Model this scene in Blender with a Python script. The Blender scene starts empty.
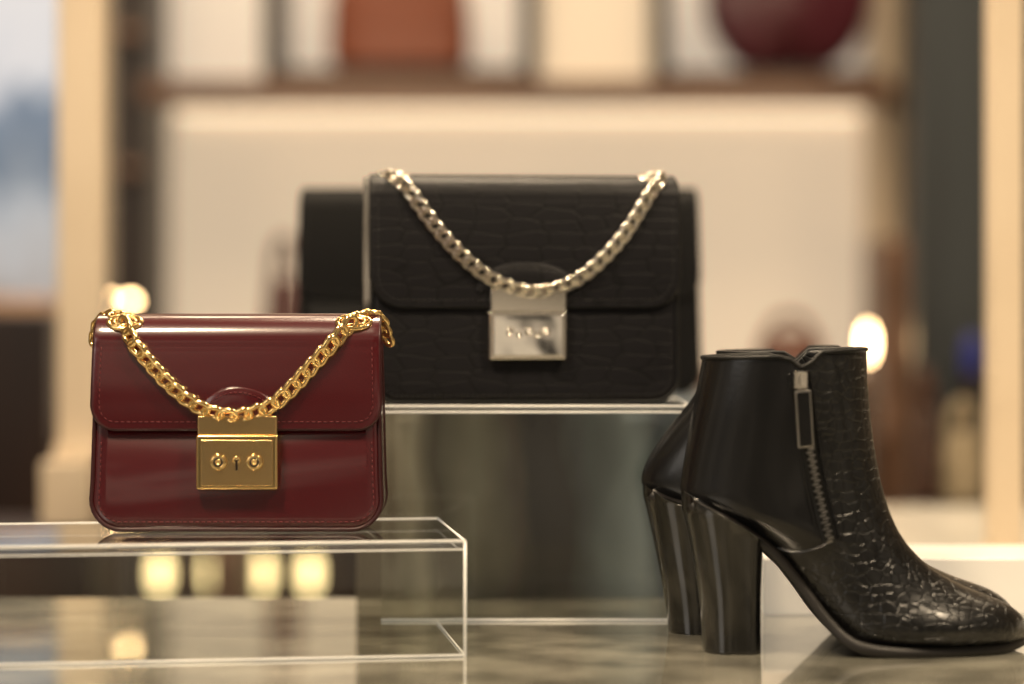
import bpy, bmesh, math, random
from mathutils import Vector, Matrix
from mathutils.bvhtree import BVHTree
random.seed(4)
F=2418.0; HC=0.209; YH=300.0
scene=bpy.context.scene
scene.view_settings.view_transform='Standard'
def P(px,py,d): return Vector(((px-512)/F*d, d, HC+(YH-py)/F*d))
def X(px,d): return (px-512)/F*d
def Z(py,d): return HC+(YH-py)/F*d
# ---------------- materials ----------------
def mat(name,col=(.5,.5,.5),rough=.5,metal=0,coat=0,emit=None,estr=0,spec=.5,cr_=.08):
    m=bpy.data.materials.new(name); m.use_nodes=True
    b=m.node_tree.nodes['Principled BSDF']
    b.inputs['Base Color'].default_value=(*col,1); b.inputs['Roughness'].default_value=rough
    b.inputs['Metallic'].default_value=metal; b.inputs['Coat Weight'].default_value=coat
    b.inputs['Coat Roughness'].default_value=cr_
    b.inputs['Specular IOR Level'].default_value=spec
    if emit: b.inputs['Emission Color'].default_value=(*emit,1); b.inputs['Emission Strength'].default_value=estr
    return m
def N(m,t,**k):
    n=m.node_tree.nodes.new(t)
    for a,v in k.items(): setattr(n,a,v)
    return n
def L(m,a,b): m.node_tree.links.new(a,b)
def coords(m,scale=(1,1,1),loc=(0,0,0)):
    tc=N(m,'ShaderNodeTexCoord'); mp=N(m,'ShaderNodeMapping'); mp.inputs['Scale'].default_value=scale; mp.inputs['Location'].default_value=loc
    L(m,tc.outputs['Object'],mp.inputs['Vector']); return mp.outputs['Vector']
def add_noise(m,c1,c2,scale=5,stretch=(1,1,1),detail=3,lo=.35,hi=.65):
    b=m.node_tree.nodes['Principled BSDF']; v=coords(m,stretch)
    n=N(m,'ShaderNodeTexNoise'); n.inputs['Scale'].default_value=scale; n.inputs['Detail'].default_value=detail
    L(m,v,n.inputs['Vector']); r=N(m,'ShaderNodeValToRGB')
    r.color_ramp.elements[0].position=lo; r.color_ramp.elements[0].color=(*c1,1)
    r.color_ramp.elements[1].position=hi; r.color_ramp.elements[1].color=(*c2,1)
    L(m,n.outputs['Fac'],r.inputs['Fac']); L(m,r.outputs['Color'],b.inputs['Base Color']); return m
def add_bump(m,scale=400,dist=.0002,strength=.3,detail=3):
    b=m.node_tree.nodes['Principled BSDF']; v=coords(m)
    n=N(m,'ShaderNodeTexNoise'); n.inputs['Scale'].default_value=scale; n.inputs['Detail'].default_value=detail
    L(m,v,n.inputs['Vector']); bp=N(m,'ShaderNodeBump'); bp.inputs['Strength'].default_value=strength; bp.inputs['Distance'].default_value=dist
    L(m,n.outputs['Fac'],bp.inputs['Height']); L(m,bp.outputs['Normal'],b.inputs['Normal']); return m
def add_croc(m,scale,stretch,dist=.0004,c1=(.004,.004,.005),c2=(.009,.0085,.009),edge=.07,strength=.6,wav=.25,rnd=.7):
    b=m.node_tree.nodes['Principled BSDF']; v=coords(m,stretch)
    nz=N(m,'ShaderNodeTexNoise'); nz.inputs['Scale'].default_value=scale*.6
    L(m,v,nz.inputs['Vector'])
    mx=N(m,'ShaderNodeMix',data_type='VECTOR'); mx.inputs['Factor'].default_value=.006
    L(m,v,mx.inputs['A']); L(m,nz.outputs['Color'],mx.inputs['B'])
    vo=N(m,'ShaderNodeTexVoronoi',feature='DISTANCE_TO_EDGE'); vo.inputs['Scale'].default_value=scale; vo.inputs['Randomness'].default_value=rnd
    L(m,mx.outputs['Result'],vo.inputs['Vector'])
    r=N(m,'ShaderNodeValToRGB'); r.color_ramp.interpolation='EASE'
    r.color_ramp.elements[0].position=0; r.color_ramp.elements[1].position=edge
    L(m,vo.outputs['Distance'],r.inputs['Fac'])
    n2=N(m,'ShaderNodeTexNoise'); n2.inputs['Scale'].default_value=scale*.5; n2.inputs['Detail'].default_value=3
    L(m,v,n2.inputs['Vector'])
    ad=N(m,'ShaderNodeMath',operation='MULTIPLY_ADD'); ad.inputs[1].default_value=wav*6
    L(m,n2.outputs['Fac'],ad.inputs[0]); L(m,r.outputs['Color'],ad.inputs[2])
    bp=N(m,'ShaderNodeBump'); bp.inputs['Strength'].default_value=strength; bp.inputs['Distance'].default_value=dist
    L(m,ad.outputs[0],bp.inputs['Height']); L(m,bp.outputs['Normal'],b.inputs['Normal'])
    cm=N(m,'ShaderNodeMix',data_type='RGBA'); cm.inputs['A'].default_value=(*c1,1); cm.inputs['B'].default_value=(*c2,1)
    L(m,r.outputs['Color'],cm.inputs['Factor']); L(m,cm.outputs['Result'],b.inputs['Base Color']); return m

M={}
M['red']=add_bump(mat('burgundy_leather',(.056,.0026,.0048),.26,coat=1,cr_=.10),500,.0002,.10)
M['reddk']=mat('burgundy_edge',(.03,.002,.003),.4)
M['redst']=mat('burgundy_thread',(.11,.010,.013),.6)
M['gold']=add_bump(mat('polished_gold',(.92,.65,.28),.15,1),900,.0001,.1)
M['goldbr']=add_bump(mat('brushed_gold',(.78,.54,.25),.26,1),900,.0001,.15)
M['silver']=mat('polished_silver',(.78,.72,.62),.17,1)
M['silverbr']=add_bump(mat('silver_plate',(.88,.84,.77),.06,1),38,.0016,.5,1)
M['dark']=mat('dark_metal',(.03,.02,.015),.4,.5)
M['croc']=add_croc(mat('black_croc_leather',(.01,.01,.01),.46,coat=0,spec=.24),85,(.5,1,1.3),.00026,(.0020,.0020,.0026),(.0050,.0047,.0062),.08,.55,.35,.5)
M['crocb']=add_croc(mat('boot_croc_leather',(.01,.01,.01),.28,coat=.15,spec=.45),170,(.8,1,1),.00045,(.003,.003,.003),(.007,.007,.007),.14,.65,.15,.6)
M['blk']=add_bump(mat('black_leather',(.006,.006,.0065),.27,coat=.12,spec=.4),450,.0003,.3)
M['blkedge']=mat('black_edge',(.004,.004,.004),.45,spec=.3)
M['blkth']=mat('black_thread',(.014,.013,.012),.6)
M['gus']=add_bump(mat('grey_edge_piping',(.20,.19,.175),.35),500,.0006,.6)  # pale grey painted in for the gusset edge catching light
M['heel']=mat('heel_lacquer',(.006,.006,.006),.15,coat=.4)
M['sole']=mat('outsole_rubber',(.012,.010,.009),.5)
M['zip']=mat('gunmetal',(.42,.40,.37),.3,1)
M['rearblk']=add_bump(mat('rear_black_leather',(.0045,.0045,.005),.6,spec=.12),300,.0004,.3)

def acrylic(name,tint,base,refl=.9):
    m=bpy.data.materials.new(name); m.use_nodes=True; nt=m.node_tree; nt.nodes.clear()
    out=N(m,'ShaderNodeOutputMaterial'); tr=N(m,'ShaderNodeBsdfTransparent'); tr.inputs['Color'].default_value=(*tint,1)
    gl=N(m,'ShaderNodeBsdfGlossy'); gl.inputs['Roughness'].default_value=.03; gl.inputs['Color'].default_value=(1,1,1,1)
    fr=N(m,'ShaderNodeLayerWeight'); fr.inputs['Blend'].default_value=.5
    pw=N(m,'ShaderNodeMath',operation='POWER'); pw.inputs[1].default_value=5.0; L(m,fr.outputs['Facing'],pw.inputs[0])
    ad=N(m,'ShaderNodeMath',operation='MULTIPLY_ADD'); ad.inputs[1].default_value=refl; ad.inputs[2].default_value=base; ad.use_clamp=True
    L(m,pw.outputs[0],ad.inputs[0]); mx=N(m,'ShaderNodeMixShader'); L(m,ad.outputs[0],mx.inputs['Fac'])
    L(m,tr.outputs[0],mx.inputs[1]); L(m,gl.outputs[0],mx.inputs[2]); L(m,mx.outputs[0],out.inputs['Surface']); return m
M['acr']=acrylic('clear_acrylic',(.96,.965,.95),.03)
M['acrtop']=acrylic('clear_acrylic_top',(.86,.86,.84),.14,.8)
M['acredge']=mat('acrylic_polished_edge',(.78,.75,.68),.25,emit=(.9,.85,.75),estr=.22)  # edge gleam painted in with pale colour and weak emission

# ---------------- mesh helpers ----------------
def obj(name,verts,faces,m,parent=None,smooth=True,mats=None):
    me=bpy.data.meshes.new(name); me.from_pydata([tuple(v) for v in verts],[],faces)
    o=bpy.data.objects.new(name,me); scene.collection.objects.link(o)
    for mm in (mats or [m]): me.materials.append(mm)
    bm=bmesh.new(); bm.from_mesh(me); bmesh.ops.recalc_face_normals(bm,faces=bm.faces); bm.to_mesh(me); bm.free()
    if smooth:
        for p in me.polygons: p.use_smooth=True
    if parent: o.parent=parent
    return o
def empty(name,loc=(0,0,0),rz=0):
    e=bpy.data.objects.new(name,None); e.empty_display_size=.02; e.location=loc; e.rotation_euler=(0,0,rz)
    scene.collection.objects.link(e); return e
def bevel(o,w,s=3):
    b=o.modifiers.new('b','BEVEL'); b.width=w; b.segments=s; b.limit_method='ANGLE'; b.angle_limit=math.radians(40)
    w2=o.modifiers.new('wn','WEIGHTED_NORMAL'); w2.keep_sharp=True; return o
def box(name,x0,x1,y0,y1,z0,z1,m,parent=None,bv=0):
    v=[(x,y,z) for x in (x0,x1) for y in (y0,y1) for z in (z0,z1)]
    f=[(0,1,3,2),(4,6,7,5),(0,4,5,1),(2,3,7,6),(0,2,6,4),(1,5,7,3)]
    o=obj(name,v,f,m,parent,smooth=bv>0)
    if bv: bevel(o,bv)
    return o
class MB:
    def __init__(s): s.v=[]; s.f=[]
    def add(s,v,f):
        k=len(s.v); s.v+=v; s.f+=[tuple(i+k for i in q) for q in f]
    def boxm(s,M4,sx,sy,sz):
        v=[M4@Vector((x*sx/2,y*sy/2,z*sz/2)) for x in (-1,1) for y in (-1,1) for z in (-1,1)]
        s.add(v,[(0,1,3,2),(4,6,7,5),(0,4,5,1),(2,3,7,6),(0,2,6,4),(1,5,7,3)])
    def obj(s,name,m,parent=None,smooth=True): return obj(name,s.v,s.f,m,parent,smooth)
def tube_data(pts,r,closed=False,n=8,up=None):
    pts=[Vector(p) for p in pts]; K=len(pts); v=[];f=[]
    rr=r if isinstance(r,(list,tuple)) else [r]*K
    prevn=None
    for i in range(K):
        a=pts[(i-1)%K] if (closed or i>0) else pts[i]; b=pts[(i+1)%K] if (closed or i<K-1) else pts[i]
        t=(b-a).normalized()
        if prevn is None:
            ref=Vector(up) if up else (Vector((0,1,0)) if abs(t.y)<.9 else Vector((1,0,0)))
            nn=(ref-t*ref.dot(t)).normalized()
        else: nn=(prevn-t*prevn.dot(t)).normalized()
        prevn=nn; bb=t.cross(nn)
        for j in range(n):
            an=2*math.pi*j/n; v.append(pts[i]+nn*math.cos(an)*rr[i]+bb*math.sin(an)*rr[i])
    for i in range(K if closed else K-1):
        for j in range(n):
            a=i*n+j; b=i*n+(j+1)%n; c=((i+1)%K)*n+(j+1)%n; d=((i+1)%K)*n+j; f.append((a,b,c,d))
    if not closed: f.append(tuple(range(n))); f.append(tuple((K-1)*n+j for j in range(n)))
    return v,f
def catmull(pts,m=8):
    out=[]; K=len(pts)
    for i in range(K-1):
        p0=pts[max(i-1,0)];p1=pts[i];p2=pts[i+1];p3=pts[min(i+2,K-1)]
        for k in range(m):
            t=k/m
            out.append(tuple(.5*((2*b)+(-a+c)*t+(2*a-5*b+4*c-d)*t*t+(-a+3*b-3*c+d)*t**3) for a,b,c,d in zip(p0,p1,p2,p3)))
    out.append(tuple(pts[-1])); return out
def resample(pts,step):
    pts=[Vector(p) for p in pts]; L_=[0]
    for a,b in zip(pts,pts[1:]): L_.append(L_[-1]+(b-a).length)
    n=max(2,round(L_[-1]/step)); out=[]; j=0
    for k in range(n+1):
        s=L_[-1]*k/n
        while j<len(pts)-2 and L_[j+1]<s: j+=1
        t=(s-L_[j])/max(1e-9,L_[j+1]-L_[j]); p=pts[j].lerp(pts[j+1],min(1,t))
        out.append((p,(pts[j+1]-pts[j]).normalized()))
    return out
def chain(name,path,m,parent,ll=.0125,lw=.0092,wr=.0017,step=.0066,front=Vector((0,-1,0)),ang=34,skew=12):
    mb=MB(); base=[]
    h=(ll-lw)/2; R=lw/2-wr
    for k in range(20):
        a=2*math.pi*k/20; base.append((R*math.cos(a)+0,(R*math.sin(a))))
    loop=[Vector(((x+(h if x>=0 else -h)),y,0)) for x,y in base]
    tv,tf=tube_data(loop,wr,True,10,up=(0,0,1))
    for p,t in resample(path,step):
        fr=(front-t*front.dot(t)).normalized(); s=fr.cross(t)
        B=Matrix((t,s,fr)).transposed().to_4x4()
        Mx=Matrix.Translation(p)@B@Matrix.Rotation(math.radians(ang),4,'X')@Matrix.Rotation(math.radians(skew),4,'Z')
        mb.add([Mx@q for q in tv],tf)
    return mb.obj(name,m,parent)
def stitches(name,path,m,parent,step=.0036,ln=.0024,r=.00035):
    mb=MB()
    for p,t in resample(path,step):
        tv,tf=tube_data([p-t*ln/2,p-t*ln*.3,p+t*ln*.3,p+t*ln/2],[r*.4,r,r,r*.4],False,5); mb.add(tv,tf)
    return mb.obj(name,m,parent)
def torus_oval(name,c,rx,rz,wr,m,parent,nrm=(0,-1,0),tilt=0):
    R=Matrix.Translation(c)@Matrix.Rotation(tilt,4,'X')
    pts=[R@Vector((rx*math.cos(a),0,rz*math.sin(a))) for a in [2*math.pi*k/32 for k in range(32)]]
    v,f=tube_data(pts,wr,True,10,up=(0,1,0)); return obj(name,v,f,m,parent)
def disc(name,c,r,h,m,parent,n=28,rose=0):
    v=[];f=[]
    prof=[(r,0),(r,-h*.6),(r*.92,-h),(r*.55,-h),(r*.5,-h*.8),(0.0001,-h*.8)]
    for i,(q,y) in enumerate(prof):
        for j in range(n):
            a=2*math.pi*j/n; qq=q*(1+rose*(1 if j%2 else -1)*(.5 if i<4 else 1))
            v.append(Vector(c)+Vector((qq*math.cos(a),y,qq*math.sin(a))))
    for i in range(len(prof)-1):
        for j in range(n): f.append((i*n+j,i*n+(j+1)%n,(i+1)*n+(j+1)%n,(i+1)*n+j))
    f.append(tuple((len(prof)-1)*n+j for j in range(n)))
    return obj(name,v,f,m,parent)

# ---------------- handbag ----------------
def bag(name,loc,rz,W,H,D0,D1,zf,taper,mb_,mflap,medge,mst,rc=.018,rf=.016,roll=.017):
    e=empty(name,loc,rz); Hb=H-roll
    D=lambda z:D0+(D1-D0)*min(1,max(0,z/Hb))
    hw=lambda z:W/2*(1-taper*z/H)
    out=[]
    def arc(cx,cz,r,a0,a1,n=8):
        for k in range(n+1):
            a=math.radians(a0+(a1-a0)*k/n); out.append((cx+r*math.cos(a),cz+r*math.sin(a),math.cos(a),math.sin(a)))
    arc(hw(0)-rc,rc,rc,-90,0); 
    for k in range(1,8):
        z=rc+(Hb-rc-.006)*k/8; out.append((hw(z),z,1,0))
    arc(hw(Hb)-.006,Hb-.006,.006,0,90,4); arc(-hw(Hb)+.006,Hb-.006,.006,90,180,4)
    for k in range(7,0,-1):
        z=rc+(Hb-rc-.006)*k/8; out.append((-hw(z),z,-1,0))
    arc(-hw(0)+rc,rc,rc,180,270)
    n=len(out); v=[];f=[]; re=.005; rings=[]
    for a in (90,67,45,22,0): rings.append((re*(1-math.cos(math.radians(a))),-1,re*(1-math.sin(math.radians(a)))))
    for a in (0,22,45,67,90): rings.append((re*(1-math.cos(math.radians(a))),1,re*(1-math.sin(math.radians(a)))))
    rings=[(re+.004,-1,0)]+rings+[(re+.004,1,0)]
    for ins,s,dy in rings:
        for x,z,nx,nz in out: v.append((x-nx*ins, s*(D(z)/2-dy), z-nz*ins))
    for i in range(len(rings)-1):
        for j in range(n): f.append((i*n+j,i*n+(j+1)%n,(i+1)*n+(j+1)%n,(i+1)*n+j))
    f.append(tuple(range(n))); f.append(tuple((len(rings)-1)*n+j for j in range(n)))
    obj('body',v,f,mb_,e)
    for s,nm in ((-1,'front_piping'),(1,'back_piping')):
        pts=[(x-nx*.0008,s*(D(z)/2-.0012),z-nz*.0008) for x,z,nx,nz in out]
        tv,tf=tube_data(pts,.0014,True,8); obj(nm,tv,tf,medge,e)
    st=[(x-nx*.0055,-(D(z)/2+.0002),z-nz*.0055) for x,z,nx,nz in (out[len(out)-17:]+out[:17]) if z<zf-.004]
    stitches('body_stitching',st,mst,e)
    yt=D(Hb)/2+.0012; zt=Hb-.004
    dome=[(yt*math.copysign(abs(math.cos(math.pi*k/32))**.9,math.cos(math.pi*k/32)),zt+(H-.0026-zt)*math.sin(math.pi*k/32)**.9) for k in range(33)]
    prof=[]
    for k in range(12):
        z=H*.4+(zt-H*.4)*k/12; prof.append((D(z)/2+.0012,z))
    prof+=dome
    for k in range(1,31):
        z=zt+(zf-zt)*k/30; prof.append((-(D(z)/2+.0012+.0012*math.sin(math.pi*k/30)),z))
    # inner roll closing the top between the gussets
    v=[];f=[]; nn_=len(dome)
    for sx in (-1,1):
        for y,z in dome: v.append((sx*(hw(Hb)-.0015),y*.985,z-.0008))
    for k in range(nn_-1): f.append((k,k+1,nn_+k+1,nn_+k))
    f.append(tuple(range(nn_))); f.append(tuple(range(nn_,2*nn_)))
    obj('top_roll',v,f,mb_,e,False)
    S=[0]
    for a,b in zip(prof,prof[1:]): S.append(S[-1]+math.hypot(a[0]-b[0],a[1]-b[1]))
    tot=S[-1]; K=int(tot/.0016)
    ss=[tot*k/(K-1) for k in range(K)]
    ss=[s for s in ss if s<tot-rf]+[tot-rf+rf*math.sin(math.pi/2*k/10) for k in range(11)]
    def at(s):
        for i in range(len(S)-1):
            if S[i+1]>=s: 
                t=(s-S[i])/max(1e-9,S[i+1]-S[i]); return (prof[i][0]+(prof[i+1][0]-prof[i][0])*t,prof[i][1]+(prof[i+1][1]-prof[i][1])*t)
        return prof[-1]
    v=[];f=[];U=40
    def half(s,z):
        w=hw(z)+.0004
        if s>tot-rf: w=w-rf+math.sqrt(max(0,rf*rf-(s-(tot-rf))**2))
        return w
    for s in ss:
        y,z=at(s); w=half(s,z)
        for k in range(U+1):
            u=-1+2*k/U; v.append((w*u,y,z))
    for i in range(len(ss)-1):
        for k in range(U): f.append((i*(U+1)+k,i*(U+1)+k+1,(i+1)*(U+1)+k+1,(i+1)*(U+1)+k))
    o=obj('flap',v,f,mflap,e)
    me=o.data; 
    pz=max(me.polygons,key=lambda p:p.center.z)
    if pz.normal.z<0: me.flip_normals()
    sd=o.modifiers.new('s','SOLIDIFY'); sd.thickness=.0026; sd.offset=1
    bv=o.modifiers.new('b','BEVEL'); bv.width=.0009; bv.segments=3; bv.limit_method='ANGLE'; bv.angle_limit=math.radians(50)
    def edgepath(ins,yo,zmax):
        pl=[]
        for s in ss:
            y,z=at(s)
            if y<0 and z<zmax:
                w=half(s,z)
                pl.append((w,y-yo,z,s))
        left=[(-w+ins,y,z) for w,y,z,s in pl if s<=tot-rf]
        rr=rf-ins
        cor=[]
        for k in range(1,10):
            a=math.pi/2*k/9; s=tot-rf+rr*math.sin(a); y,z=at(s); cor.append((-(hw(z)-rf+rr*math.cos(a)),y-yo,z))
        full=left+cor; mir=[(-x,y,z) for x,y,z in full][::-1]
        return full+mir
    stitches('flap_stitching',edgepath(.0045,.0027,zt),mst,e)
    ep=edgepath(.0002,.0013,H*.975); tv,tf=tube_data(ep,.0014,False,8); obj('flap_edge_piping',tv,tf,medge,e)
    def yfl(z):
        if z<zf: return -(D(z)/2)
        if z<=zt: return -(D(z)/2+.0050)
        q=min(1,(z-zt)/(H-zt)); return -((yt+.0026)*math.sqrt(max(0,1-q*q))+.0008)
    return e,D,hw,yfl,Hb
def tab(e,cx,zb,rx,rz,yfl,m,mst):
    v=[];f=[];n=28; rings=[(1,-.0002),(1,.0012),(.95,.0018),(.5,.0018),(.02,.0018)]
    for q,h in rings:
        for k in range(n+1):
            a=math.pi*k/n; z=zb+rz*q*math.sin(a); v.append((cx+rx*q*math.cos(a),yfl(z)+.0011-h,z))
    for i in range(len(rings)-1):
        for k in range(n): f.append((i*(n+1)+k,i*(n+1)+k+1,(i+1)*(n+1)+k+1,(i+1)*(n+1)+k))
    obj('lock_tab',v,f,m,e)
    pts=[(cx+(rx-.0035)*math.cos(math.pi*k/30),yfl(zb+(rz-.0035)*math.sin(math.pi*k/30))-.0009,zb+(rz-.0035)*math.sin(math.pi*k/30)) for k in range(31)]
    stitches('tab_stitching',pts,mst,e,.003,.002,.0003)

# === burgundy bag ===
sc=1.462/F
gx=lambda px:(px-236)*sc
gz=lambda py:(530-py)*sc
e,D,hw,yfl,Hb=bag('burgundy_handbag',(X(236,1.465),1.492,.0690),0,294*sc,218*sc,.054,.040,gz(428),.035,M['red'],M['red'],M['reddk'],M['redst'],rc=.019,rf=.014)
tab(e,gx(238),gz(416),.0245,.0185,yfl,M['red'],M['redst'])
yl=yfl(gz(425))
yb=-(D(gz(460))/2)
box('lock_hinge',gx(198),gx(278),yl-.0035,yl+.001,gz(434),gz(414),M['goldbr'],e,.0012)
box('lock_plate',gx(197),gx(279),yl-.0055,yb+.0005,gz(488),gz(433),M['gold'],e,.0016)
box('lock_face',gx(202),gx(274),yl-.0062,yl-.004,gz(484),gz(438),M['goldbr'],e,.0006)
for nm,px in (('lock_rosette_1',220),('lock_rosette_2',256)):
    disc(nm,(gx(px),yl-.006,gz(460)),.0050,.0024,M['gold'],e,rose=.06)
    disc(nm+'_recess',(gx(px),yl-.0076,gz(460)),.0030,.0010,M['dark'],e,20)
    disc(nm+'_stud',(gx(px),yl-.0080,gz(460)),.0019,.0016,M['gold'],e,16)
disc('keyhole_ring',(gx(238),yl-.006,gz(458)),.0024,.0012,M['gold'],e,20)
box('keyhole_slot',gx(237),gx(239),yl-.0076,yl-.006,gz(468),gz(458),M['dark'],e)
cp=[(124,324),(133,341),(147,358),(165,378),(184,395),(203,407),(222,413),(240,414),(258,410),(275,402),(293,386),(312,365),(332,343),(349,324)]
path=[(gx(a),yfl(gz(b))-.0042,gz(b)) for a,b in cp]
CH=dict(ll=.0155,lw=.0112,wr=.00185,step=.0088)
chain('chain_strap',catmull(path),M['gold'],e,**CH)
for nm,px,s in (('grommet_1',122,-1),('grommet_2',353,1)):
    c=(gx(px),yfl(gz(321))-.0004,gz(321))
    torus_oval(nm,c,.0100,.0060,.0016,M['gold'],e,tilt=math.radians(-50))
    torus_oval(nm+'_rim',(c[0],c[1]-.0003,c[2]+.0003),.0068,.0034,.0012,M['goldbr'],e,tilt=math.radians(-50))
    sp=[(gx(px),-.012,gz(317)),(gx(px+s*14),-.010,gz(314)),(gx(px+s*24),-.006,gz(316)),(gx(236+s*146),-.003,gz(324)),(gx(236+s*150),0,gz(338))]
    chain('side_'+nm.replace('grommet','chain'),catmull(sp),M['gold'],e,ll=.012,lw=.0085,wr=.0016,step=.0066)

# === black bag ===
sc2=1.598/F
hx=lambda px:(px-524)*sc2
hz=lambda py:(405-py)*sc2
e,D,hw,yfl,Hb=bag('black_crocodile_handbag',(X(522,1.62),1.628,.1404),math.radians(6.5),311*sc2,231*sc2,.056,.038,hz(308),.005,M['croc'],M['croc'],M['blkedge'],M['blkth'],rc=.018,rf=.02,roll=.013)
tab(e,hx(524),hz(292),.034,.0195,yfl,M['croc'],M['blkth'])
yl=yfl(hz(305)); yb=-(D(hz(340))/2)
box('lock_hinge',hx(487),hx(563),yl-.003,yl+.001,hz(314),hz(290),M['silver'],e,.0012)
box('lock_plate',hx(485),hx(563),yl-.0048,yb+.0005,hz(361),hz(312),M['silver'],e,.0014)
box('lock_face',hx(489),hx(559),yl-.0056,yl-.004,hz(357),hz(316),M['silverbr'],e,.0007)
for k,px in enumerate((506,515,524,533,542)):
    disc('lock_pin_%d'%(k+1),(hx(px),yl-.0054,hz(333+(k%2)*3)),.0026 if k%2==0 else .0019,.0022,M['silver'],e,18,rose=.08)
cp=[(392,180),(403,188),(415,205),(432,228),(455,254),(480,275),(505,288),(530,293),(555,289),(578,278),(600,260),(620,238),(637,213),(650,193),(660,182)]
path=[(hx(a),yfl(hz(b))-.0042,hz(b)) for a,b in cp]
chain('chain_strap',catmull(path),M['silver'],e,**CH)
for nm,px,s in (('grommet_1',394,-1),('grommet_2',655,1)):
    c=(hx(px),-.010,hz(178)+.0005)
    torus_oval(nm,c,.0085,.0045,.0014,M['silver'],e,tilt=math.radians(-70))
    sp=[(hx(px),-.009,hz(177)+.001),(hx(px+s*10),-.004,hz(176)+.001),(hx(px+s*17),.001,hz(178))]
    chain('side_'+nm.replace('grommet','chain'),catmull(sp),M['silver'],e,ll=.011,lw=.0075,wr=.0014,step=.0064)
v,f=tube_data([(-hw(0)-.0012,-.006+.003*math.sin(k*.6),hz(400)+(hz(178)-hz(400))*k/20) for k in range(8,21)],.0032,False,8); obj('gusset_piping',v,f,M['gus'],e)

# === rear blurred bag ===
sc3=1.90/F
e,D,hw,yfl,Hb=bag('black_tote_bag',(X(499,1.93),1.945,.1352),0,408*sc3,.164,.07,.045,.075,.02,M['rearblk'],M['rearblk'],M['blkedge'],M['blkth'])
box('lock_plate',-.025,.025,yfl(.08)-.004,yfl(.08)+.001,.055,.085,M['silver'],e,.001)
for s in (-1,1): torus_oval('strap_ring_%d'%(1 if s<0 else 2),(s*.145,-.012,.160),.007,.004,.0012,M['silver'],e,tilt=math.radians(-60))

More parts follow.
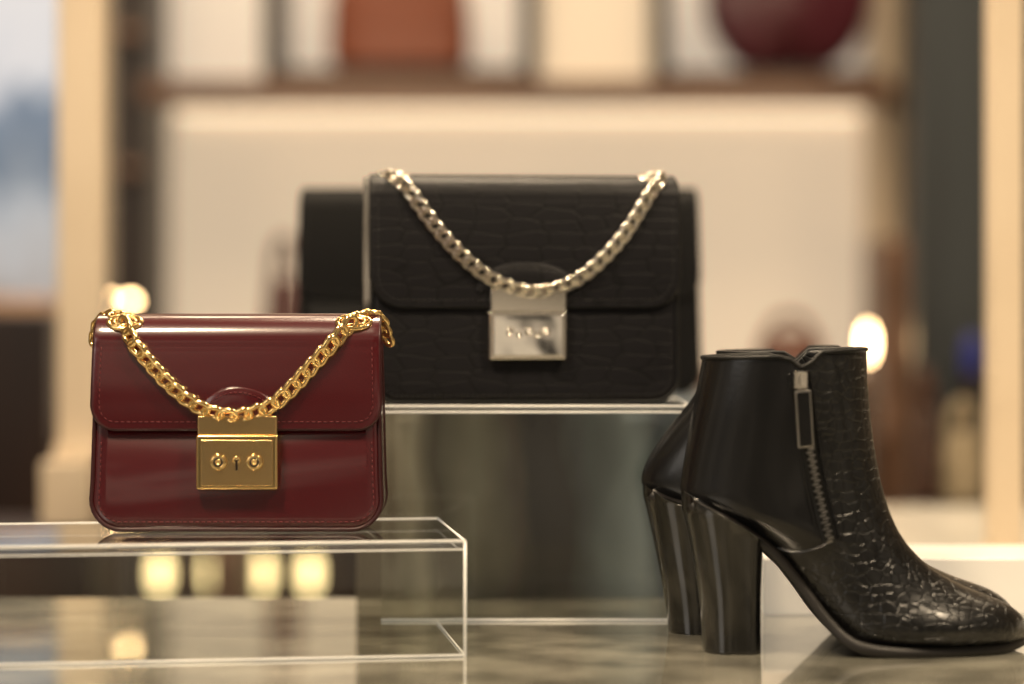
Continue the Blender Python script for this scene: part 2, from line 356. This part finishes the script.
# ---------------- boots ----------------
def boot(name,sec,dc,heelpx,zipon=True):
    e=empty(name,(X(760,dc),dc,0)); inv=Matrix.Translation(-e.location)
    secs=catmull(sec,5); n=48; rings=[]
    K=len(secs)
    for q in secs:
        fx,fy,bx,by,w,k,a=q
        Fp=P(fx,fy,dc); Bp=P(bx,by,dc); ring=[]
        for j in range(n):
            th=2*math.pi*j/n; s=(1-math.cos(th))/2; s=s**k
            p=Fp.lerp(Bp,s); sn=math.sin(th); y=max(w,.0005)*math.copysign(abs(sn)**a,sn)
            p=Vector((p.x,dc+y,max(p.z,.0022))); ring.append(p)
        rings.append(ring)
    for i in range(6):
        for p in rings[i]:
            u=(p.x-X(796,dc))/(X(810,dc)-X(796,dc))
            if abs(u)<1: p.z-=.007*(1-u*u)*(1-i/6)
            elif u>=1: p.z+=.002*(1-i/6)
    v=[p for r in rings for p in r]; f=[]
    for i in range(K-1):
        for j in range(n): f.append((i*n+j,i*n+(j+1)%n,(i+1)*n+(j+1)%n,(i+1)*n+j))
    f.append(tuple((K-1)*n+j for j in range(n)))
    up=obj('upper',[inv@p for p in v],f,None,e,mats=[M['blk'],M['crocb']])
    me=up.data
    pc=min(me.polygons,key=lambda p:p.center.y)
    if pc.normal.y>0: me.flip_normals()
    zx=lambda z:(lambda py:796+ (py-366)*.19 if py<545 else 830+(545-py)*2.0)(YH-(z-HC)*F/dc)
    for p in me.polygons:
        wc=p.center+e.location
        if wc.x>X(zx(wc.z)+2,dc): p.material_index=1
    so=up.modifiers.new('s','SOLIDIFY'); so.thickness=.0024; so.offset=-1
    bvh=BVHTree.FromPolygons([tuple(p) for p in v],f)
    def hit(px,py,off=0):
        o=Vector((0,0,HC)); d_=(P(px,py,1)-o).normalized(); r=bvh.ray_cast(o,d_)
        if r[0] is None: return None
        nn=r[1]; nn=nn if nn.dot(d_)<0 else -nn
        return r[0]+nn*off-e.location, nn
    top=[inv@(p+Vector((0,0,.0002))) for p in rings[0]]; tv,tf=tube_data(top,.0014,True,8,up=(0,0,1)); obj('collar_binding',tv,tf,M['blkedge'],e)
    ks=[i for i,q in enumerate(secs) if i>=5*5+2]
    v=[];f=[];rows=[]
    for i in ks:
        q=secs[i]; B=P(q[2],q[3],dc); 
        a=secs[max(i-1,0)]; b=secs[min(i+1,K-1)]
        t=(P(b[2],b[3],dc)-P(a[2],a[3],dc)).normalized(); nn=Vector((t.z,0,-t.x)); 
        if nn.z>0: nn=-nn
        g=max(0,min(1,(i-45)/12)); w=q[4]*(.70+.22*g)+.0008; th=.0024+.0004*g
        row=[]
        for (yy,h) in ((-w+.001,-.004),(-w-.0004,-.0012),(-w-.0004,th*.6),(-w+.001,th),(0,th),(w-.001,th),(w+.0004,th*.6),(w+.0004,-.0012),(w-.001,-.004),(0,-.004)):
            p=B+nn*h+Vector((0,yy,0)); p.z=max(p.z,.0002 if h>0 else .0028); row.append(p)
        rows.append(row)
    tip=rows[-1]; c=sum(tip,Vector())/len(tip); rows.append([c+(p-c)*.6+Vector((.0015,0,0)) for p in tip])
    m_=10
    for r in rows: v+=[inv@p for p in r]
    for i in range(len(rows)-1):
        for j in range(m_): f.append((i*m_+j,i*m_+(j+1)%m_,(i+1)*m_+(j+1)%m_,(i+1)*m_+j))
    f.append(tuple(range(m_))); f.append(tuple((len(rows)-1)*m_+j for j in range(m_)))
    obj('outsole',v,f,M['sole'],e)
    lv,soleline=heelpx
    v=[];f=[];nh=36; rows=catmull(lv,6); R=len(rows)
    for i,(py,lx,rx,w) in enumerate(rows):
        for j in range(nh):
            th=2*math.pi*j/nh; cx=math.cos(th); sy=math.sin(th)
            ux=(math.copysign(abs(cx)**.9,cx) if cx<0 else abs(cx)**.35)
            uy=math.copysign(abs(sy)**(.75),sy)
            px=(lx+rx)/2+(rx-lx)/2*ux
            x=X(px,dc); z=Z(py,dc)
            z=min(z,Z(soleline(px),dc)+.002); v.append(inv@Vector((x,dc+w*uy,max(0,z))))
    for i in range(R-1):
        for j in range(nh): f.append((i*nh+j,i*nh+(j+1)%nh,(i+1)*nh+(j+1)%nh,(i+1)*nh+j))
    f.append(tuple(range(nh))); f.append(tuple((R-1)*nh+j for j in range(nh)))
    o=obj('block_heel',v,f,M['heel'],e)
    bv=o.modifiers.new('b','BEVEL'); bv.width=.0008; bv.segments=2; bv.limit_method='ANGLE'; bv.angle_limit=math.radians(55)
    if zipon:
        zp=catmull([(799,372),(803,400),(808,440),(815,480),(823,515),(830,541)],10)
        pts=[];nrm=[]
        for a,b in zp:
            h=hit(a,b,.0006)
            if h: pts.append(h[0]); nrm.append(h[1])
        v=[];f=[]
        for i,(p,nn) in enumerate(zip(pts,nrm)):
            t=(pts[min(i+1,len(pts)-1)]-pts[max(i-1,0)]).normalized(); s=t.cross(nn).normalized()
            v+=[p-s*.0046-nn*.0006,p-s*.0040+nn*.0004,p+s*.0040+nn*.0004,p+s*.0046-nn*.0006]
        for i in range(len(pts)-1):
            for j in range(3): f.append((i*4+j,i*4+j+1,(i+1)*4+j+1,(i+1)*4+j))
        obj('zipper_tape',v,f,M['blkedge'],e)
        mb=MB(); rs=resample(pts,.0019)
        for i,(p,t) in enumerate(rs):
            nn=nrm[min(len(nrm)-1,int(i/len(rs)*len(nrm)))]; s=t.cross(nn).normalized(); nn=s.cross(t)
            B=Matrix((t,s,nn)).transposed().to_4x4(); sg=1 if i%2 else -1
            mb.boxm(Matrix.Translation(p+nn*.0012+s*.0006*sg)@B,.0010,.0034,.0014)
        mb.obj('zipper_teeth',M['zip'],e,False)
        for sg in (-1,1):
            tp=[p+(pts[min(i+1,len(pts)-1)]-pts[max(i-1,0)]).normalized().cross(nn)*.0062*sg+nn*.0001 for i,(p,nn) in enumerate(zip(pts,nrm))]
            tv,tf=tube_data(tp,.0006,False,6); obj('zipper_welt_%d'%(1 if sg<0 else 2),tv,tf,M['blk'],e)
        p,nn=hit(800,380,.002)
        B=Matrix.Translation(p)@Matrix((Vector((1,0,0)),nn.cross(Vector((1,0,0))),nn)).transposed().to_4x4()
        mb=MB(); mb.boxm(B,.0078,.0100,.003); mb.boxm(B@Matrix.Translation((0,0,.0022)),.003,.006,.002); o=mb.obj('zipper_slider',M['silver'],e); bevel(o,.0006)
        p1=hit(801,390,.0042)[0]; p2=hit(805,447,.0030)[0]; t=(p2-p1).normalized(); s=t.cross(nn).normalized(); n2=s.cross(t)
        if n2.y>0: n2=-n2; s=-s
        Bm=Matrix.Translation((p1+p2)/2)@Matrix((s,t,n2)).transposed().to_4x4()
        mb=MB(); mb.boxm(Bm,.0095,(p2-p1).length,.0012); o=mb.obj('zipper_pull',M['zip'],e); bevel(o,.0005)
        mb=MB(); mb.boxm(Bm@Matrix.Translation((0,0,.0006)),.0074,(p2-p1).length*.94,.0010); o=mb.obj('zipper_pull_inlay',M['blk'],e); bevel(o,.0003)
        sm=[]
        for a,b in catmull([(831,542),(815,549),(795,552),(770,545),(745,530),(722,514),(700,501),(686,494)],8):
            h=hit(a,b,.0003)
            if h: sm.append(h[0])
        if len(sm)>3:
            tv,tf=tube_data(sm,.0008,False,6); obj('vamp_seam',tv,tf,M['heel'],e)
    return e
S1=[(866,353,702,358,.034,1,.95),(867,378,698,380,.034,1,.95),(869,405,693,408,.0335,1,.95),(873,440,687,442,.032,1,.95),(879,474,682,474,.031,1,.95),
(887,504,682,496,.031,1,.9),(895,524,703,510,.032,.95,.85),(905,541,735,525,.032,.9,.8),(917,555,768,549,.031,.85,.75),(929,566,797,584,.032,.8,.7),(943,575,821,616,.035,.75,.68),
(958,583,846,638,.039,.72,.66),(974,590,882,645,.0405,.72,.66),(990,596,925,646,.038,.75,.68),(1004,602,963,646,.032,.78,.7),(1015,609,993,645,.023,.85,.75),(1023,617,1010,643,.013,.9,.8),(1028,628,1022,640,.004,1,.9)]
def sl1(px):
    pts=[(682,494),(703,508),(735,523),(768,547),(800,586)]
    for a,b in zip(pts,pts[1:]):
        if px<=b[0]: 
            t=max(0,(px-a[0])/(b[0]-a[0])); return a[1]+(b[1]-a[1])*t
    return 585
H1=([(648.5,702,760,.024),(625,701,760,.0245),(590,698,760,.0265),(555,692,761,.0285),(525,686,762,.0305),(508,682,763,.0315),(488,682,764,.0315)],sl1)
boot('ankle_boot',S1,1.447,H1,True)
S2=[]
fx2=[838,842,845,848,853,860,870,883,897,911,926,942,959,976,990,1001,1009,1014]
bx2=[718,708,690,664,645,643,663,702,745,784,818,850,884,922,955,982,998,1008]
for i,(a,b,c,d,w,k,al) in enumerate(S1):
    S2.append((fx2[i],350+(b-352)*.958,bx2[i],349+(d-354)*(.965 if i<7 else .945 if i<11 else .965),w*.96,k,al))
def sl2(px):
    pts=[(643,349+(496-354)*.965),(663,349+(510-354)*.965),(702,349+(525-354)*.945),(745,349+(549-354)*.945)]
    for a,b in zip(pts,pts[1:]):
        if px<=b[0]:
            t=max(0,(px-a[0])/(b[0]-a[0])); return a[1]+(b[1]-a[1])*t
    return pts[-1][1]
H2=([(631,668,728,.024),(610,666,728,.0245),(575,660,728,.0265),(540,653,729,.028),(512,647,729,.030),(494,643,730,.031),(474,643,730,.031)],sl2)
boot('ankle_boot.001',S2,1.531,H2,False)

# ---------------- risers ----------------
def plane(name,vs,m,parent): return obj(name,vs,[(0,1,2,3)],m,parent,False)
def riser(name,x0,x1,y0,y1,z0,z1,rz=0,piv=None,full=True):
    piv=piv or (x1,y0)
    e=empty(name,(piv[0],piv[1],z0),rz); a0=x0-piv[0];a1=x1-piv[0];b0=y0-piv[1];b1=y1-piv[1];h=z1-z0;t=.004
    box('top_panel',a0,a1,b0,b1,h-t,h,M['acrtop'],e)
    box('front_panel',a0,a1,b0,b0+t,0,h-t,M['acr'],e)
    plane('back_panel',[(a0,b1,0),(a1,b1,0),(a1,b1,h-t),(a0,b1,h-t)],M['acr'],e)
    plane('side_panel_1',[(a0,b0+t,0),(a0,b1,0),(a0,b1,h-t),(a0,b0+t,h-t)],M['acr'],e)
    plane('side_panel_2',[(a1,b0+t,0),(a1,b1,0),(a1,b1,h-t),(a1,b0+t,h-t)],M['acr'],e)
    def ed(n,p,q,r=.0009):
        v,f=tube_data([p,q],r,False,6); obj(n,v,f,M['acredge'],e)
    ed('edge_1',(a0,b0,h),(a1,b0,h)); ed('edge_2',(a0,b0,.001),(a1,b0,.001),.0008)
    ed('edge_5',(a1,b0,h),(a1,b1,h),.0007); ed('edge_6',(a0,b1,h),(a1,b1,h),.0007)
    if full:
        ed('edge_3',(a1,b0,0),(a1,b0,h),.0010); ed('edge_4',(a0,b0,0),(a0,b0,h)); ed('edge_7',(a0,b0,h),(a0,b1,h)); ed('edge_9',(a0,b0,h-t-.001),(a1,b0,h-t-.001),.0005); ed('edge_10',(a1,b0,.001),(a1,b1,.001),.0005)
    else: ed('edge_9',(a0,b0,h-t),(a1,b0,h-t),.0007)
    return e
riser('acrylic_riser',X(465,1.4155)-.285,X(465,1.4155),1.4155,1.562,0,.068,math.radians(8))
riser('acrylic_display_stand',-.085,X(690,1.572),1.572,1.692,0,.140,full=False)  # second acrylic riser, under the black bag

# ---------------- table & plinths ----------------
m=mat('polished_stone',(.4,.38,.33),.14,coat=1,cr_=.04); M['table']=add_noise(m,(.13,.125,.10),(.46,.44,.36),20,(1,1,1),8,.30,.66)
e=empty('display_table',(0,1.4,-.75))
box('table_top',-.85,.95,-.32,.30,.72,.75,M['table'],e,.002)
M['tbase']=mat('table_base_paint',(.05,.045,.04),.5)
box('table_base',-.8,.9,-.26,.26,0,.72,M['tbase'],e,.003)
M['white']=add_noise(mat('white_lacquer',(.75,.72,.66),.25),(.70,.66,.58),(.80,.76,.68),6)
M['frost']=add_noise(mat('frosted_lit_acrylic',(.8,.77,.7),.3,emit=(1,.88,.72),estr=.24),(.78,.74,.66),(.88,.84,.76),6)  # emission added to brighten the block's shaded front face
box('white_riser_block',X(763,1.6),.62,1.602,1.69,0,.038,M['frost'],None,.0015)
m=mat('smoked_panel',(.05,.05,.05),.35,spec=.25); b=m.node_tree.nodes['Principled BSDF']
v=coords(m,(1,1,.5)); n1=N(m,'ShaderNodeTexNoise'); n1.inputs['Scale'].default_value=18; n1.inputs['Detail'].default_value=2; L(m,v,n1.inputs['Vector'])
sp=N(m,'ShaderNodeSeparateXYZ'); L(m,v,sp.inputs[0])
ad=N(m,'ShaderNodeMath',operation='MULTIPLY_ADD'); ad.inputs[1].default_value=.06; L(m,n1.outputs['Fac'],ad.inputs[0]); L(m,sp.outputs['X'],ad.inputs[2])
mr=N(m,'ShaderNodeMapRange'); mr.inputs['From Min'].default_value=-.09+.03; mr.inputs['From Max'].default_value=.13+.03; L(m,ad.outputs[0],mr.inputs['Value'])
r=N(m,'ShaderNodeValToRGB'); cr=r.color_ramp; cr.elements[0].position=0; cr.elements[0].color=(.10,.085,.065,1); cr.elements[1].position=1; cr.elements[1].color=(.10,.12,.14,1)  # bands paint in the reflections and blurred background seen in the riser
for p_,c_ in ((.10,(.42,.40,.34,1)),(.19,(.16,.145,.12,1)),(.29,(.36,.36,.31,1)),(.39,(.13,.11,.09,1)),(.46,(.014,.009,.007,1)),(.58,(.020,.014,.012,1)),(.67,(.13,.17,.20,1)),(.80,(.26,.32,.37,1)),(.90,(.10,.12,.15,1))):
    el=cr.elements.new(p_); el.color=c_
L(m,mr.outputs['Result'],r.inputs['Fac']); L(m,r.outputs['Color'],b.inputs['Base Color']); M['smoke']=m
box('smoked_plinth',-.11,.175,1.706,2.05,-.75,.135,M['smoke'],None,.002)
box('white_plinth',.26,1.1,1.706,2.5,-.75,-.004,M['white'],None,.003)
M['dk']=add_noise(mat('dark_wood',(.03,.015,.01),.35),(.012,.006,.004),(.045,.02,.012),4,(1,1,.2))
box('dark_counter',-1.4,X(118,2.42),2.25,2.42,-.75,-.006,M['dk'],None,.003)
M['cream']=add_noise(mat('cream_paint',(.72,.60,.45),.45),(.64,.52,.38),(.74,.62,.47),3)
box('white_display_block',X(46,2.3),X(118,2.42)-.003,2.27,2.4,-.005,Z(462,2.27),M['cream'],None,.002)
e=empty('cream_post',(X(84,2.34),2.335,Z(462,2.27)+.0005))
box('shaft',-.0215,.0215,-.02,.02,.01,1.3,M['cream'],e,.002); box('base_flange',-.024,.024,-.028,.028,0,.012,M['cream'],e,.002)
e=empty('cream_post.001',(X(1004,2.0),2.0,-.004))
box('shaft',-.0135,.0135,-.015,.015,.008,1.3,M['cream'],e,.0015); box('base_flange',-.017,.017,-.02,.02,0,.01,M['cream'],e,.001)

# ---------------- shop shell ----------------
M['floor']=add_noise(mat('shop_floor',(.05,.04,.03),.25),(.025,.018,.014),(.06,.045,.035),3)
M['wall']=add_noise(mat('shop_wall',(.6,.52,.42),.7),(.50,.43,.35),(.60,.53,.44),2)
M['ceil']=mat('ceiling_paint',(.6,.55,.48),.8)
box('floor',-3,3,.2,4.8,-.85,-.75,M['floor'])
box('wall_back',-3,3,4.6,4.7,-.75,1.9,M['wall'])
box('wall_right',2.9,3,.9,4.6,-.75,1.9,M['wall'])
box('wall_left',-3,-2.9,.9,4.6,-.75,1.9,M['wall'])
box('ceiling',-3,3,1.7,4.7,1.9,2.0,M['ceil'])
box('baseboard_back',-2.9,2.9,4.57,4.6,-.75,-.62,M['dk'])
d=4.55
e=empty('window_1',(X(10,d),4.56,0))
wm=mat('daylight_glass',(.5,.55,.6),.3); b=wm.node_tree.nodes['Principled BSDF']
v=coords(wm,(1,1,1)); sp=N(wm,'ShaderNodeSeparateXYZ'); L(wm,v,sp.inputs[0]); 
nz=N(wm,'ShaderNodeTexNoise'); nz.inputs['Scale'].default_value=13; nz.inputs['Detail'].default_value=3; L(wm,v,nz.inputs['Vector'])
ad=N(wm,'ShaderNodeMath',operation='MULTIPLY_ADD'); ad.inputs[1].default_value=.45; L(wm,nz.outputs['Fac'],ad.inputs[0]); L(wm,sp.outputs['Z'],ad.inputs[2])
mr=N(wm,'ShaderNodeMapRange'); mr.inputs['From Min'].default_value=Z(320,d)+.22; mr.inputs['From Max'].default_value=Z(0,d)+.22; L(wm,ad.outputs[0],mr.inputs['Value'])
r=N(wm,'ShaderNodeValToRGB'); cr=r.color_ramp; cr.elements[0].position=0; cr.elements[0].color=(.30,.22,.17,1); cr.elements[1].position=1; cr.elements[1].color=(.82,.77,.74,1)
for p_,c_ in ((.15,(.50,.46,.43,1)),(.32,(.52,.52,.52,1)),(.5,(.17,.21,.26,1)),(.68,(.22,.27,.34,1)),(.76,(.72,.70,.70,1))):
    el=cr.elements.new(p_); el.color=c_
L(wm,mr.outputs['Result'],r.inputs['Fac']); L(wm,r.outputs['Color'],b.inputs['Emission Color']); b.inputs['Emission Strength'].default_value=.95; b.inputs['Base Color'].default_value=(.02,.02,.02,1)
box('pane',-.5,.13,0,.01,Z(325,d),1.3,wm,e)
for nm,a in (('frame_left',-.53),('frame_right',.13)): box(nm,a,a+.03,-.02,.02,Z(330,d)-.03,1.33,M['cream'],e)
box('sill',-.53,.16,-.05,.02,Z(330,d)-.03,Z(325,d),M['cream'],e)
box('dark_cabinet',-1.5,X(52,2.95),2.95,3.3,-.75,Z(312,2.95),M['dk'],None,.004)
M['warm']=mat('warm_lit_tray',(.5,.30,.18),.5,emit=(1,.6,.35),estr=.12)  # emission stands for the warm lamp glow above the cabinet
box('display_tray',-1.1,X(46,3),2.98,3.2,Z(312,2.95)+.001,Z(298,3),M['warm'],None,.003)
d=3.5
e=empty('wall_shelving_unit',(0,d,-.75))
def sb(n,px0,px1,py0,py1,y0,y1,mm,bv=.003):
    return box(n,X(px0,d),X(px1,d),y0,y1,Z(py1,d)+.75,Z(py0,d)+.75,mm,e,bv)
M['lit']=mat('lit_back_panel',(.70,.58,.44),.6,emit=(1,.82,.60),estr=.43)  # emission painted in so the panel looks lit
M['lit2']=mat('lit_niche_panel',(.74,.66,.56),.6,emit=(1,.86,.70),estr=.40)  # same painted glow for the niche backs
M['wood']=add_noise(mat('shelf_wood',(.22,.12,.07),.4),(.12,.06,.034),(.22,.12,.075),3,(1,1,6))
M['dfr']=mat('dark_bronze_frame',(.022,.013,.009),.4)
sb('back_panel',150,884,92,440,.18,.2,M['lit']); sb('niche_back',150,912,-160,92,.18,.2,M['lit2'])
sb('shelf_board',140,892,80,101,-.02,.18,M['wood'])
M['led']=mat('led_strip',(1,.9,.7),.5,emit=(1,.80,.55),estr=1.8)
sb('led_strip',160,876,102,105,.15,.175,M['led'],0)
for k,(a,b2) in enumerate(((262,280),(520,538),(653,671))): sb('divider_%d'%(k+1),a,b2,-160,80,0,.17,M['dfr'])
sb('niche_tray_1',277,522,68,80,.0,.15,M['dfr']); sb('niche_tray_2',669,884,70,80,0,.15,M['dfr'])
M['crl']=mat('cream_light_box',(.75,.64,.50),.5,emit=(1,.82,.60),estr=.26)  # cream colour with weak emission added
sb('cream_box',540,652,-90,80,.02,.14,M['crl'])
sb('lower_cabinet',150,880,440,790,-.02,.2,M['dk'],0)
sb('side_post_left',110,152,-160,790,0,.18,M['dfr'])
sb('side_post_right',880,914,240,790,-.01,.18,M['wood'])
sb('side_panel_right',880,906,-160,240,.05,.18,M['cream']); sb('side_trim_right',906,918,-160,240,.0,.18,M['dfr'])
for k,y0 in enumerate((30,165)): sb('side_bracket_%d'%(k+1),122,144,y0,y0+10,-.05,0,M['wood'])
def simple_bag(name,px,pybase,d,w,h,dep,col,roundtop=.5):
    mm=mat(name+'_leather',col,.4); e2=empty(name,(X(px,d),d,Z(pybase,d)+.0005))
    v=[];f=[];n=36
    rows=[(0,.92),(.06,1),(.35,1.0),(.6,.97),(.8,.9),(.93,.8),(1,.66)]
    for t,q in rows:
        for j in range(n):
            a=2*math.pi*j/n; c,s=math.cos(a),math.sin(a)
            qq=1-(1-q)*roundtop*1.6 if t>.3 else q
            v.append((w/2*qq*math.copysign(abs(c)**.5,c),dep/2*(1-.5*t)*math.copysign(abs(s)**.6,s),h*t))
    for i in range(len(rows)-1):
        for j in range(n): f.append((i*n+j,i*n+(j+1)%n,(i+1)*n+(j+1)%n,(i+1)*n+j))
    f.append(tuple(range(n))); f.append(tuple((len(rows)-1)*n+j for j in range(n)))
    obj('body',v,f,mm,e2)
    tv,tf=tube_data([(w*.3*math.cos(math.pi*k/16),0,h*.97+h*.45*math.sin(math.pi*k/16)) for k in range(17)],.006,False,8); obj('handle',tv,tf,mm,e2)
    tv,tf=tube_data([(w*.49*math.cos(math.pi*k/16),-dep*.38,h*.55+ -h*.18*math.sin(math.pi*k/16)) for k in range(17)],.003,False,6); obj('flap_seam',tv,tf,mm,e2)
    return e2
simple_bag('tan_handbag',400,68,3.56,.208,.165,.07,(.19,.045,.015),.7)
e2=empty('round_burgundy_bag',(X(787,3.56),3.56,Z(70,3.56)+.0005)); mm=mat('wine_leather',(.065,.005,.012),.35)
v=[];f=[];n=40;R=.122
prof=[(0.02,-.035),(.85,-.035),(.97,-.028),(1,-.015),(1,.015),(.97,.028),(.85,.035),(.02,.035)]
for q,y in prof:
    for j in range(n):
        a=2*math.pi*j/n; v.append((R*q*math.cos(a),y,max(0,R*.86+R*q*math.sin(a))))
for i in range(len(prof)-1):
    for j in range(n): f.append((i*n+j,i*n+(j+1)%n,(i+1)*n+(j+1)%n,(i+1)*n+j))
f.append(tuple(range(n))); f.append(tuple((len(prof)-1)*n+j for j in range(n)))
obj('body',v,f,mm,e2)
tv,tf=tube_data([(.07*math.cos(math.pi*k/16),0,.19+.08*math.sin(math.pi*k/16)) for k in range(17)],.005,False,8); obj('handle',tv,tf,mm,e2)
e3=empty('display_bench',(0,3.1,-.75))
zt=Z(372,3.1)+.75
box('bench_top',X(225,3.1),X(860,3.1),-.12,.12,zt-.03,zt,M['wood'],e3,.003)
for k,px in enumerate((235,850)): box('bench_leg_%d'%(k+1),X(px,3.1)-.02,X(px,3.1)+.02,-.1,.1,0,zt-.03,M['wood'],e3,.003)
simple_bag('brown_pouch',790,372,3.1,.085,.05,.05,(.12,.035,.016),.4)
simple_bag('maroon_pouch',284,372,3.1,.05,.12,.05,(.07,.014,.010),.4)
M['slate']=add_noise(mat('slate_curtain',(.03,.045,.05),.5),(.018,.022,.025),(.038,.046,.052),3,(3,1,.4))
box('slate_partition',X(917,2.8),X(1100,2.8),2.8,2.86,-.75,1.9,M['slate'],None,.004)
e3=empty('side_stand',(X(958,2.7),2.68,-.75)); box('stand_top',-.06,.045,-.05,.05,Z(500,2.7)+.735,Z(500,2.7)+.75,M['dk'],e3,.003); box('stand_column',-.02,.02,-.02,.02,0.01,Z(500,2.7)+.736,M['dk'],e3); box('stand_foot',-.06,.06,-.05,.05,0,.012,M['dk'],e3)
simple_bag('beige_pouch',962,500,2.68,.045,.075,.05,(.34,.27,.17),.5)
simple_bag('dark_pouch',925,500,2.68,.022,.10,.04,(.07,.03,.018),.5)
M['blue']=mat('blue_glaze',(.015,.025,.20),.3)
v=[];f=[]
e5=empty('blue_vase',(X(972,2.735),2.735,Z(500,2.7)+.0003))
pr=[(0,.006),(.01,.010),(.06,.007),(.12,.006),(.14,.011),(.165,.013),(.18,.009),(.185,.006)]
for z_,r_ in pr:
    for j in range(16): a=2*math.pi*j/16; v.append((r_*math.cos(a),r_*math.sin(a),z_))
for i in range(len(pr)-1):
    for j in range(16): f.append((i*16+j,i*16+(j+1)%16,(i+1)*16+(j+1)%16,(i+1)*16+j))
f.append(tuple(range(16)))
o=obj('vase_body',v,f,None,e5,mats=[M['dk'],M['blue']])
for p in o.data.polygons:
    if p.center.z>.13: p.material_index=1
M['bulb']=mat('warm_bulb',(1,.8,.5),.4,emit=(1,.66,.32),estr=21)
M['bulb2']=mat('dim_bulb',(1,.85,.55),.4,emit=(1,.76,.36),estr=4.2)
def bulb_geo(n_,c,rx,rz,m,parent):
    v=[];f=[];A=16;B_=10
    for i in range(B_+1):
        ph=math.pi*i/B_
        for j in range(A):
            a=2*math.pi*j/A; v.append((c[0]+rx*max(.02,math.sin(ph))*math.cos(a),c[1]+rx*max(.02,math.sin(ph))*math.sin(a),c[2]+rz*math.cos(ph)))
    for i in range(B_):
        for j in range(A): f.append((i*A+j,i*A+(j+1)%A,(i+1)*A+(j+1)%A,(i+1)*A+j))
    return obj(n_,v,f,m,parent)
def table_lamp(name,px,py,d,base_z,rx,rz):
    e4=empty(name,(X(px,d),d,base_z)); zc=Z(py,d)-base_z
    bulb_geo('bulb',(0,0,zc),rx,rz,M['bulb'],e4)
    v,f=tube_data([(0,0,0),(0,0,.006),(0,0,.0061),(0,0,zc-rz)],[.03,.03,.006,.005],False,12); obj('stand',v,f,M['dfr'],e4)
table_lamp('globe_lamp',868,343,2.95,-.75,.007,.021)
table_lamp('globe_lamp.001',130,301,2.9,-.75,.008,.005)
table_lamp('globe_lamp.002',108,299,2.9,-.75,.005,.004)
e4=empty('bulb_rail',(0,3.45,-.75)); d=3.45  # added glowing bulbs stand in for lamp reflections in the left riser
box('rail',X(120,d),X(335,d),-.01,.01,Z(632,d)+.75,Z(628,d)+.75,M['dfr'],e4)
for k,px in enumerate((128,328)): box('rail_leg_%d'%(k+1),X(px,d)-.008,X(px,d)+.008,-.01,.01,0,Z(630,d)+.75,M['dfr'],e4)
for k,px in enumerate((160,213,262,310)):
    zc=Z(573,d)+.75
    bulb_geo('bulb_%d'%(k+1),(X(px,d),0,zc),.012,.030,M['bulb2'],e4)
    v,f=tube_data([(X(px,d),0,Z(629,d)+.75),(X(px,d),0,zc-.028)],.005,False,8); obj('socket_%d'%(k+1),v,f,M['dfr'],e4)

# ---------------- lights ----------------
def area(name,loc,target,size,energy,col,sy=None):
    l=bpy.data.lights.new(name,'AREA'); l.energy=energy; l.color=col; l.size=size
    if sy: l.shape='RECTANGLE'; l.size_y=sy
    o=bpy.data.objects.new(name,l); scene.collection.objects.link(o); o.location=loc
    o.rotation_euler=(Vector(target)-Vector(loc)).to_track_quat('-Z','Y').to_euler(); return o
W_=(1,.79,.54)
area('window_downlight_left',(-.40,1.0,1.1),(-.1,1.5,.1),.16,14,W_)  # added off-frame key light, no visible source
area('window_downlight_right',(.55,1.0,1.1),(.2,1.5,.05),.16,11,W_)  # added off-frame fill, also brightens the white block
area('window_downlight_back',(.0,1.95,1.2),(0,1.55,.1),.35,13,W_,.2)  # added above and behind for sheen along the bag tops
area('street_daylight',(-1.2,.1,.7),(0,1.5,.1),.7,3.5,(1,.93,.85))  # added soft light from the open front, for reflections on metal
area('shop_ceiling_light_1',(-.7,2.9,1.7),(-.5,3.6,0),.8,22,W_)  # this and the next: unseen lights added to brighten the back wall
area('shop_ceiling_light_2',(.9,2.9,1.7),(.6,3.6,0),.8,22,W_)
w=bpy.data.worlds.new('w'); scene.world=w; w.use_nodes=True; nt=w.node_tree
bg=nt.nodes['Background']; tc=nt.nodes.new('ShaderNodeTexCoord'); nz=nt.nodes.new('ShaderNodeTexNoise'); nz.inputs['Scale'].default_value=4.5; nz.inputs['Detail'].default_value=2
rp=nt.nodes.new('ShaderNodeValToRGB'); rp.color_ramp.elements[0].position=.45; rp.color_ramp.elements[0].color=(.035,.03,.025,1); rp.color_ramp.elements[1].position=.64; rp.color_ramp.elements[1].color=(1,.82,.60,1)  # bright noise patches added to give the metal varied reflections
nt.links.new(tc.outputs['Generated'],nz.inputs['Vector']); nt.links.new(nz.outputs['Fac'],rp.inputs['Fac']); nt.links.new(rp.outputs['Color'],bg.inputs[0]); bg.inputs[1].default_value=.65

# ---------------- camera ----------------
c=bpy.data.cameras.new('camera'); co=bpy.data.objects.new('camera',c); scene.collection.objects.link(co)
co.location=(0,0,HC); co.rotation_euler=(math.pi/2,0,0); c.lens=85; c.sensor_width=36; c.shift_y=-42/1024
c.dof.use_dof=True; c.dof.focus_distance=1.485; c.dof.aperture_fstop=2.1; c.clip_start=.01
scene.camera=co
